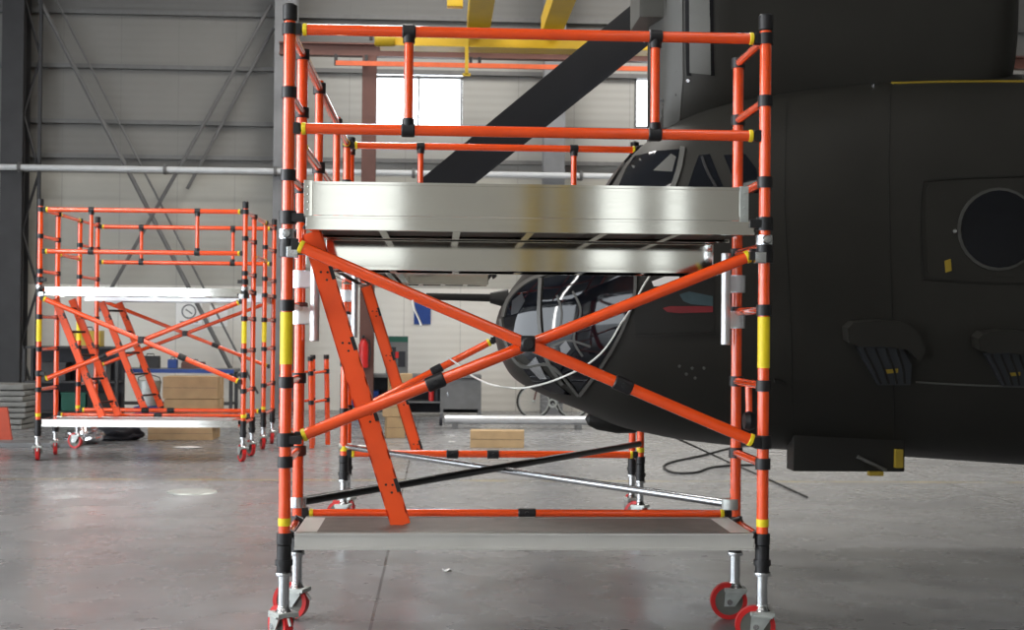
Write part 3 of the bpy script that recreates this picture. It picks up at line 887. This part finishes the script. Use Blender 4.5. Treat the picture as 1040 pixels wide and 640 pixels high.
# white hose sagging in front of the nose
pts = [U(455, 363, D3-.05), U(466, 371, 4.0), U(480, 382, 3.5), U(500, 391, 2.9)]
last = []
for px, py in ((520, 394), (533, 394), (546, 391.5), (560, 387.5), (574, 382), (586, 376.5), (597, 370), (606, 363), (614, 355), (622, 344), (630, 330), (642, 312), (652, 293), (660, 280)):
    h, n, _, dd = BV.ray_cast(CAM, ray(px, py))
    last.append(U(px, py, 2.35) if h is None else h-ray(px, py)*.06)
last[0] = U(520, 394, last[2].y+.25); last[1] = U(533, 394, last[2].y+.1)
wc_ = MB().path(catmull(pts+last, 6), .007, 8)
tag(wc_.build('hose', 'cable_white'), 'thin white hose sagging in front of the helicopter nose glass', 'hose')

# ------------------------------------------------------------------ things on the floor and along the back wall


def box_thing(name, label, px0, px1, pyb, pyt, depth, m='cardboard', tape=True, rz=0, group=None, zb=0, yy=None, cat='box'):
    """closed carton; front face spans the measured rectangle"""
    if yy is None: yy = G((px0+px1)/2, pyb).y
    a, c = U(px0, pyb, yy), U(px1, pyt, yy)
    w, h = c.x-a.x, c.z-max(zb, 0)
    o = thing(name, label, cat, ((a.x+c.x)/2, yy+depth/2, zb), rz, group)
    b_ = MB().box((0, 0, h/2), (w, depth, h), bev=.008).build('carton', m, o)
    if tape:
        MB().box((0, 0, h+.001), (w+.002, .06, .004)).box((w/2+.001, 0, h-.06), (.003, .06, .12)).box((-w/2-.001, 0, h-.06), (.003, .06, .12)).build('packing_tape', 'tape', o)
        fl = MB(); fl.box((0, -depth/2-.001, h*.5), (w*.98, .003, .004)); fl.build('flap_edge', 'bench_dark', o)
    return o, h


box_thing('cardboard_box', 'long low brown cardboard box alone on the floor beneath the helicopter nose', 478, 533, 455, 438, .35, rz=-.05)
o, h1 = box_thing('cardboard_box', 'brown cardboard box on the floor beneath two others, under the workbench end', 391, 410, 445, 424, .4, rz=.12)
yb_ = o.location.y-.2
o2, h2 = box_thing('cardboard_box', 'brown cardboard box in the middle of the stack by the workbench', 389, 411, 424, 404, .38, rz=-.05, zb=h1+.006, yy=yb_)
box_thing('cardboard_box', 'tan cardboard box on top of the stack by the workbench', 394, 418, 404, 380, .36, rz=.1, zb=h1+h2+.014, yy=yb_)
oL, hL = box_thing('cardboard_box', 'wide cardboard box on the floor under the far left scaffold', 150, 216, 447, 434, .7)
yL = oL.location.y-.35
oM, hM = box_thing('cardboard_box', 'tan cardboard box resting on the wide box behind the far left scaffold', 166, 221, 434, 406, .6, zb=hL+.006, yy=yL)
box_thing('cardboard_box', 'large tan cardboard box topmost of the stack behind the far left scaffold', 165, 221, 406, 383, .6, zb=hL+hM+.014, yy=yL)

# workbench in the middle
yb2 = 18.9
a, c = U(345, 424, yb2), U(489, 381, yb2)
wbn = thing('workbench', 'grey steel workbench with open bays standing against the back wall', 'workbench', ((a.x+c.x)/2, yb2, 0))
W_, H_ = c.x-a.x, c.z
MB().box((0, .35, H_-.03), (W_, .75, .06), bev=.006).build('bench_top', 'bench_grey', wbn)
for x in (-W_/2+.03, -W_*.15, W_*.22, W_/2-.03): MB().box((x, .35, (H_-.06)/2), (.06, .66, H_-.06)).build('side_panel', 'bench_grey', wbn)
MB().box((0, .69, H_/2), (W_-.04, .02, H_-.1)).build('back_panel', 'bench_dark', wbn)
MB().box((W_*.035, .36, .28), (W_*.36, .6, .03)).build('shelf', 'bench_grey', wbn)
q = MB().box((W_*.36, .05, H_*.55), (W_*.26, .03, H_*.72), bev=.006).build('cabinet_door', 'bench_grey', wbn)
MB().tube((W_*.26, .02, H_*.5), (W_*.26, .02, H_*.62), .012).build('door_handle', 'silver', q)
MB().box((-W_*.33, .4, H_*.35), (W_*.2, .4, H_*.5), bev=.02).build('blue_bin', 'blue', wbn)
for k, (px, m_, l_) in enumerate(((438, 'red', 'red bottle standing on the workbench shelf'), (444, 'bench_dark', 'dark bottle between two others on the workbench shelf'), (450, 'paper', 'white bottle standing on the workbench shelf'))):
    p = U(px, 410, yb2+.2)
    t = thing('bottle', l_, 'bottle', (p.x, p.y, .296))
    MB().lathe((0, 0, 0), (0, 0, 1), [(0, 0), (.045, 0), (.05, .02), (.05, .2), (.025, .27), (.025, .30), (0, .30)], 16).build('bottle_body', m_, t)
    MB().lathe((0, 0, .30), (0, 0, 1), [(.028, 0), (.028, .04), (0, .04)], 12).build('bottle_cap', 'blue' if k != 1 else 'red', t)
# poster board with green head standing on the bench
p = U(403, 381, 19.3)
nb = thing('notice_board', 'small board with green header standing on the workbench', 'notice board', (p.x, 19.3, H_))
MB().box((0, 0, .36), (.42, .03, .72), bev=.004).build('board', 'bench_grey', nb)
MB().box((0, -.018, .66), (.42, .01, .1)).build('header', 'green', nb)
MB().box((-.08, -.018, .33), (.12, .01, .36)).box((.09, -.018, .28), (.14, .01, .3)).build('photo_print', 'bench_dark', nb)
MB().box((.0, -.022, .36), (.06, .01, .12)).build('red_print', 'red', nb)
# extinguisher on the brown column
p = U(369, 357, 18.25)
ex = thing('fire_extinguisher', 'red fire extinguisher hung on the brown steel post', 'extinguisher', (p.x, 18.3, p.z-.3))
MB().lathe((0, 0, 0), (0, 0, 1), [(0, 0), (.08, .0), (.09, .03), (.09, .42), (.05, .5), (.03, .54), (0, .54)], 18).build('cylinder', 'red', ex)
MB().box((0, -.02, .57), (.05, .12, .05), bev=.008).build('valve', 'black', ex)
MB().path([(0, -.05, .56), (.11, -.06, .5), (.13, -.05, .25), (.1, -.03, .12)], .014, 8).build('hose', 'black', ex)
MB().box((0, .095, .3), (.1, .04, .08)).build('wall_bracket', 'steel_dark', ex)
# signs
p = U(429, 317, YW)
sg = tag(MB().box((p.x, YW-.015, p.z), (.34, .02, .5), bev=.003).build('wall_sign', 'blue'), 'plain dark blue rectangular sign on the cream wall', 'sign')
for px, py, w, h, l_ in ((192, 318, .52, .46, 'white notice with a round emblem on the wall behind the far scaffold'), (222, 321, .36, .42, 'smaller white notice right of the round emblem notice')):
    p = U(px, py, YW)
    ps = thing('wall_notice', l_, 'notice', (p.x, YW-.012, p.z))
    MB().box((0, 0, 0), (w, .014, h)).build('sheet', 'paper', ps)
    if w > .5:
        MB().ring((0, -.009, .03), (0, 1, 0), .12, .15, .006, 28).box((0, -.009, .03), (.16, .006, .025), rot=Matrix.Rotation(.6, 3, 'Y')).build('round_emblem', 'steel_grey', ps)
        MB().box((0, -.009, -.18), (.36, .006, .03)).build('text_line', 'steel_grey', ps)
# bicycle
pb = G(562, 428); yy = 18.6
a, c = U(542, 411, yy), U(582, 411, yy)
bk = thing('bicycle', 'dark bicycle parked by the back wall beneath the helicopter nose', 'bicycle', ((a.x+c.x)/2, yy, 0), .08)
hw = (c.x-a.x)/2; wr = .33
for x in (-hw, hw):
    w_ = MB(); w_.ring((x, 0, wr), (0, 1, 0), wr-.035, wr, .045, 36); w_ = w_.build('tyre', 'rubber', bk)
    MB().ring((x, 0, wr), (0, 1, 0), wr-.055, wr-.033, .03, 32).build('rim', 'galv', w_)
    sp = MB().tube((x, -.05, wr), (x, .05, wr), .025, seg=10)
    for k in range(16): sp.tube((x, 0, wr), (x+cos(k*pi/8)*(wr-.05), 0, wr+sin(k*pi/8)*(wr-.05)), .003, seg=4)
    sp.build('spokes', 'galv', w_)
bbk, seat_, head = V((-.02, 0, .3)), V((.18, 0, .78)), V((-hw+.12, 0, .82))
f = MB()
for s0, s1 in ((bbk, seat_), (seat_, head), (bbk, head-V((-.02, 0, .1))), (bbk, V((hw, 0, wr))), (seat_, V((hw, 0, wr)))): f.tube(s0, s1, .02, seg=8)
f.build('bike_frame', 'steel_dark', bk)
MB().tube(head+V((.01, 0, .05)), V((-hw, 0, wr)), .018, seg=8).build('bike_fork', 'brown_red', bk)
MB().path([head+V((.05, -.28, .1)), head+V((0, -.1, .14)), head+V((0, .1, .14)), head+V((.05, .28, .1))], .016, 8).tube(head, head+V((0, 0, .14)), .018).build('handlebar', 'galv', bk)
MB().lathe(seat_+V((-.1, 0, .08)), (1, 0, 0), [(.01, 0), (.035, .05), (.07, .2), (.06, .24), (0, .25)], 12).tube(seat_, seat_+V((0, 0, .08)), .014).build('saddle', 'rubber', bk)
MB().ring(bbk+V((0, -.04, 0)), (0, 1, 0), .05, .09, .01, 20).tube(bbk+V((0, -.06, 0)), bbk+V((.1, -.06, -.13)), .01, seg=6).tube(bbk+V((0, .06, 0)), bbk+V((-.1, .06, .13)), .01, seg=6).build('crank', 'galv', bk)
# pale metal beam lying on the floor
p = G(527, 436)
bm = thing('metal_beam', 'long pale metal tube lying on two blocks across the floor', 'beam', (p.x, p.y+.1, 0), -.01)
wl = (U(604, 436, p.y).x-U(452, 436, p.y).x)/2
MB().tube((-wl, 0, .15), (wl, 0, .15), .075, seg=20, bev=.01).build('tube', 'white_metal', bm)
for x in (-wl*.85, wl*.8): MB().box((x, 0, .04), (.1, .3, .08), bev=.006).build('support_block', 'bench_grey', bm)
q = MB().ring((-wl-.05, 0, .14), (1, 0, 0), .05, .1, .05).build('end_flange', 'bench_dark', bm)
# cables
cb = MB().path(catmull([G(x, y, .012) for x, y in ((760, 452), (743, 455), (712, 463), (684, 469), (674, 474), (684, 480), (706, 480), (722, 475), (742, 473), (775, 472))], 6), .014, 6)
tag(cb.build('cable', 'rubber'), 'black cable lying in a loop on the floor under the helicopter belly', 'cable')
cb = MB().path([U(667, 436, 4.3)]+[G(x, y, .012) for x, y in ((739, 469), (781, 487), (820, 505))], .010, 6)
tag(cb.build('cable', 'rubber'), 'straight thin black grounding cable running from the helicopter belly to the floor', 'cable')
# scraps
ks = 0
for px, py, s, l_ in ((367, 454, .12, 'white paper scrap on the floor by the rear left scaffold leg'), (459, 450, .05, 'small white scrap on the floor left of the long cardboard box'), (192, 455, .2, 'white paper scrap on the floor below the far scaffold'), (454, 581, .035, 'tiny white scrap on the floor below the lower platform, mid left'), (631, 554, .035, 'tiny white scrap on the floor under the platform right half')):
    p = G(px, py); mb = MB()
    ring_ = [p+V((cos(a)*s*random.uniform(.7, 1.2), sin(a)*s*random.uniform(.5, .9), .004+random.uniform(0, .02))) for a in [2*pi*k/7 for k in range(7)]]
    mb.prism(ring_, V((0, 0, .003)))
    tag(mb.build('paper_scrap', 'paper', smooth=False), l_, 'scrap', 'paper scraps on the floor')
p = G(195, 500)
mh = thing('floor_plate', 'round metal cover plate set in the floor at left', 'cover plate', (p.x, p.y, 0))
MB().lathe((0, 0, 0), (0, 0, 1), [(.0, .012), (.24, .012), (.25, .0)], 28).build('cover', 'galv', mh)
# workbench behind the far tower
yq = 18.2
a, c = U(112, 373, yq), U(238, 373, yq)
wb2 = thing('work_table', 'long dark work table with blue edge behind the far left scaffold', 'table', ((a.x+c.x)/2, yq, 0))
W_, H2 = c.x-a.x, a.z
MB().box((0, .35, H2-.05), (W_, .8, .06), bev=.006).build('table_top', 'bench_grey', wb2)
MB().box((0, -.06, H2-.06), (W_, .02, .07)).build('edge_strip', 'blue', wb2)
for x in (-W_/2+.06, W_/2-.06):
    for y in (.02, .68): MB().box((x, y, (H2-.08)/2), (.06, .06, H2-.08)).build('leg', 'steel_dark', wb2)
MB().box((0, .4, .25), (W_-.14, .62, .03)).build('shelf', 'steel_dark', wb2)
p = U(180, 374, yq+.2)
for k, (px, m_, w, h, l_) in enumerate(((175, 'blue', .16, .14, 'small blue tin on the work table behind far scaffold'), (196, 'brown_red', .42, .10, 'flat reddish tool tray on the work table, right of the blue tin'), (152, 'steel_dark', .34, .2, 'dark toolbox on the work table, left of the blue tin'))):
    q = U(px, 374, yq+.2)
    t = thing('toolbox' if k == 2 else 'tool_tray' if k == 1 else 'tin', l_, 'container', (q.x, yq+.25, H2-.018))
    MB().box((0, 0, h/2), (w, .2, h), bev=.012).build('body', m_, t)
    MB().box((0, 0, h+.012), (w*.96, .19, .024), bev=.006).build('lid', m_, t)
    MB().path([(-w*.2, 0, h+.02), (-w*.18, 0, h+.06), (w*.18, 0, h+.06), (w*.2, 0, h+.02)], .01, 6).build('handle', 'black', t)
# bucket and tub
p = G(153, 441)
yb3 = yL-.35
q0, q1 = U(153, 412, yb3), U(153, 389, yb3)
q = U(153, 420, yL+.2); hc = U(153, 413, yL+.02).z-hL-.006
bc = thing('crate', 'blue plastic crate on the wide cardboard box, carrying a metal bucket', 'crate', (q.x-.02, yL+.2, hL+.006))
MB().box((0, 0, hc/2), (.36, .36, hc), bev=.02).build('body', 'blue', bc)
MB().box((0, 0, hc-.02), (.38, .38, .03), bev=.008).build('rim', 'blue', bc)
bu = thing('bucket', 'silver metal bucket standing on the blue crate left of the large tan box', 'bucket', (q.x-.02, yL+.2, hL+hc+.01))
MB().lathe((0, 0, 0), (0, 0, 1), [(0, 0), (.14, 0), (.165, .36), (.172, .37), (.16, .375), (0, .375)], 24).build('pail', 'galv', bu)
MB().path([(-.17, 0, .33), (-.15, -.05, .42), (0, -.08, .47), (.15, -.05, .42), (.17, 0, .33)], .008, 6).build('handle', 'steel_dark', bu)
# yellow crate behind ladders
p = U(90, 340, 17.5)
yc_ = thing('yellow_case', 'yellow tool case on a dark shelf unit behind the far scaffold', 'case', (U(88, 345, 17.4).x, 17.5, U(88, 352, 17.4).z))
MB().box((0, 0, .14), (.5, .3, .28), bev=.02).build('body', 'crane_yellow', yc_)
MB().path([(-.1, -.05, .27), (-.08, -.05, .34), (.08, -.05, .34), (.1, -.05, .27)], .012, 6).build('handle', 'black', yc_)
zs = yc_.location.z
sh = thing('shelf_unit', 'dark metal shelf unit in the corner behind the far left scaffold', 'shelf', (U(75, 345, 17.5).x, 17.55, 0))
wS = 1.6
for x in (-wS/2, wS/2):
    for y in (-.25, .25): MB().box((x, y, zs/2), (.05, .05, zs)).build('post', 'steel_dark', sh)
for z in (.15, zs*.52, zs-.02): MB().box((0, 0, z), (wS, .55, .035)).build('shelf', 'steel_dark', sh)
MB().box((0, .27, zs/2), (wS, .01, zs)).build('back_panel', 'bench_dark', sh)
for k, (dx, m_, z, l_) in enumerate(((-.5, 'bench_dark', .17, 'black crate on the bottom shelf, left end of the corner unit'), (.05, 'green', .17, 'dark green crate on the bottom shelf of the corner unit'), (.5, 'rubber', .17, 'black crate on the bottom shelf, right end of the corner unit'), (-.3, 'steel_dark', zs*.52+.02, 'dark crate on the middle shelf of the corner unit'), (.4, 'bench_grey', zs*.52+.02, 'grey crate on the middle shelf of the corner unit'))):
    t = thing('crate', l_, 'crate', (sh.location.x+dx, 17.5, z), 0, 'crates on the corner shelf unit')
    MB().box((0, 0, .16), (.42, .36, .32), bev=.015).build('body', m_, t)
    MB().box((0, 0, .31), (.45, .39, .03), bev=.006).build('rim', m_, t)
# folded mats
p = G(6, 437); zz = 0
for k in range(8):
    h = .085+random.uniform(-.01, .015)
    pos = ['at the bottom of the left stack', 'second from the bottom of the left stack', 'third from the bottom of the left stack', 'fourth from the bottom of the left stack', 'fifth from the bottom of the left stack', 'sixth from the bottom of the left stack', 'just beneath the topmost of the left stack', 'topmost of the left stack'][k]
    mb = MB().box((0, 0, h/2), (.78, .7, h-.006), bev=.03)
    for v in mb.b.verts: v.co.z += .012*noise.noise(v.co*3+V((k, 0, 0)))
    o = mb.build('folded_mat', 'mat_grey')
    o.location = (p.x-.12+random.uniform(-.03, .03), p.y+.4, zz+.002); o.rotation_euler = (0, 0, random.uniform(-.06, .06))
    tag(o, 'grey folded mat '+pos, 'mat', 'folded mats stacked at the left edge'); zz += h+.006
p = G(5, 450)
ob = thing('barrier_board', 'orange upright board at the left edge of the floor, before the mats', 'barrier', (p.x-.02, p.y, 0))
MB().prism([(-.16, 0, 0), (.12, 0, 0), (.04, 0, .5), (-.16, 0, .5)], (0, .05, 0)).build('board', 'board_orange', ob)
MB().box((0, .02, .012), (.5, .3, .024), bev=.004).build('base', 'bench_dark', ob)
p = G(20, 456)
tag(MB().box((p.x, p.y+.5, .03), (1.4, .5, .06), bev=.008).build('floor_board', 'bench_grey'), 'low grey blue board lying on the floor behind the orange board', 'board')
# crumpled foil bag below far tower
p = G(80, 452)
mb = MB(); t = bmesh.new(); bmesh.ops.create_icosphere(t, subdivisions=4, radius=1)
for v in t.verts:
    n_ = noise.noise(v.co*2.3); n2 = noise.noise(v.co*6)
    v.co = V((v.co.x*.26, v.co.y*.18, max(0, v.co.z*.13+.1)))*(1+.28*n_+.1*n2)
mb.merge(t); o = mb.build('foil_bag', 'foil'); o.location = (p.x+.02, p.y+.2, .0)
tag(o, 'crumpled shiny silver bag on the floor beneath the far left scaffold', 'bag')
mb = MB(); t = bmesh.new(); bmesh.ops.create_icosphere(t, subdivisions=4, radius=1)
for v in t.verts:
    n_ = noise.noise(v.co*2.0+V((5, 1, 2)))
    v.co = V((v.co.x*.36, v.co.y*.22, max(0, v.co.z*.14+.09)))*(1+.25*n_)
mb.merge(t); o = mb.build('duffel_bag', 'bench_dark'); o.location = (p.x+.32, p.y+.9, 0)
tag(o, 'dark soft bag on the floor behind the crumpled silver bag', 'bag')

# ------------------------------------------------------------------ light
w = bpy.data.worlds.new('world'); scn.world = w; w.use_nodes = True; nt = w.node_tree
bg = nt.nodes['Background']; bg.inputs[0].default_value = (.88, .94, 1.0, 1); bg.inputs[1].default_value = 5.5


def area(name, loc, rot, sx_, sy_, e, c=(1, 1, 1)):
    l = bpy.data.lights.new(name, 'AREA'); l.shape = 'RECTANGLE'; l.size = sx_; l.size_y = sy_; l.energy = e; l.color = c
    o = bpy.data.objects.new(name, l); col.objects.link(o); o.location = loc; o.rotation_euler = rot
    return o


for x, y, e in ((-11, -11, 130), (-4, -11, 150), (3, -11, 60), (-11, -3, 130), (-4, -3, 160), (3, -3, 60), (-2, 9.5, 420), (4, 9.5, 420), (-1, 16, 380), (5, 16, 520), (-7.5, 2.5, 520)):
    area('fill_light', (x, y, ZC-.1), (0, 0, 0), 2.5, 2.5, e, (1, .96, .9))  # area lamps added under the ceiling as plain fill, without fittings

area('post_highlight', (-8.5, -2, 4), (0, R(-90), 0), 6, .35, 200, (1, .98, .95))  # lamp added out of view to put highlights on the posts' left sides
scn.view_settings.view_transform = 'Standard'
scn.view_settings.look = 'None'
scn.view_settings.exposure = 0.15
scn.cycles.use_denoising = True
scn.cycles.max_bounces = 8
scn.cycles.sample_clamp_indirect = 6
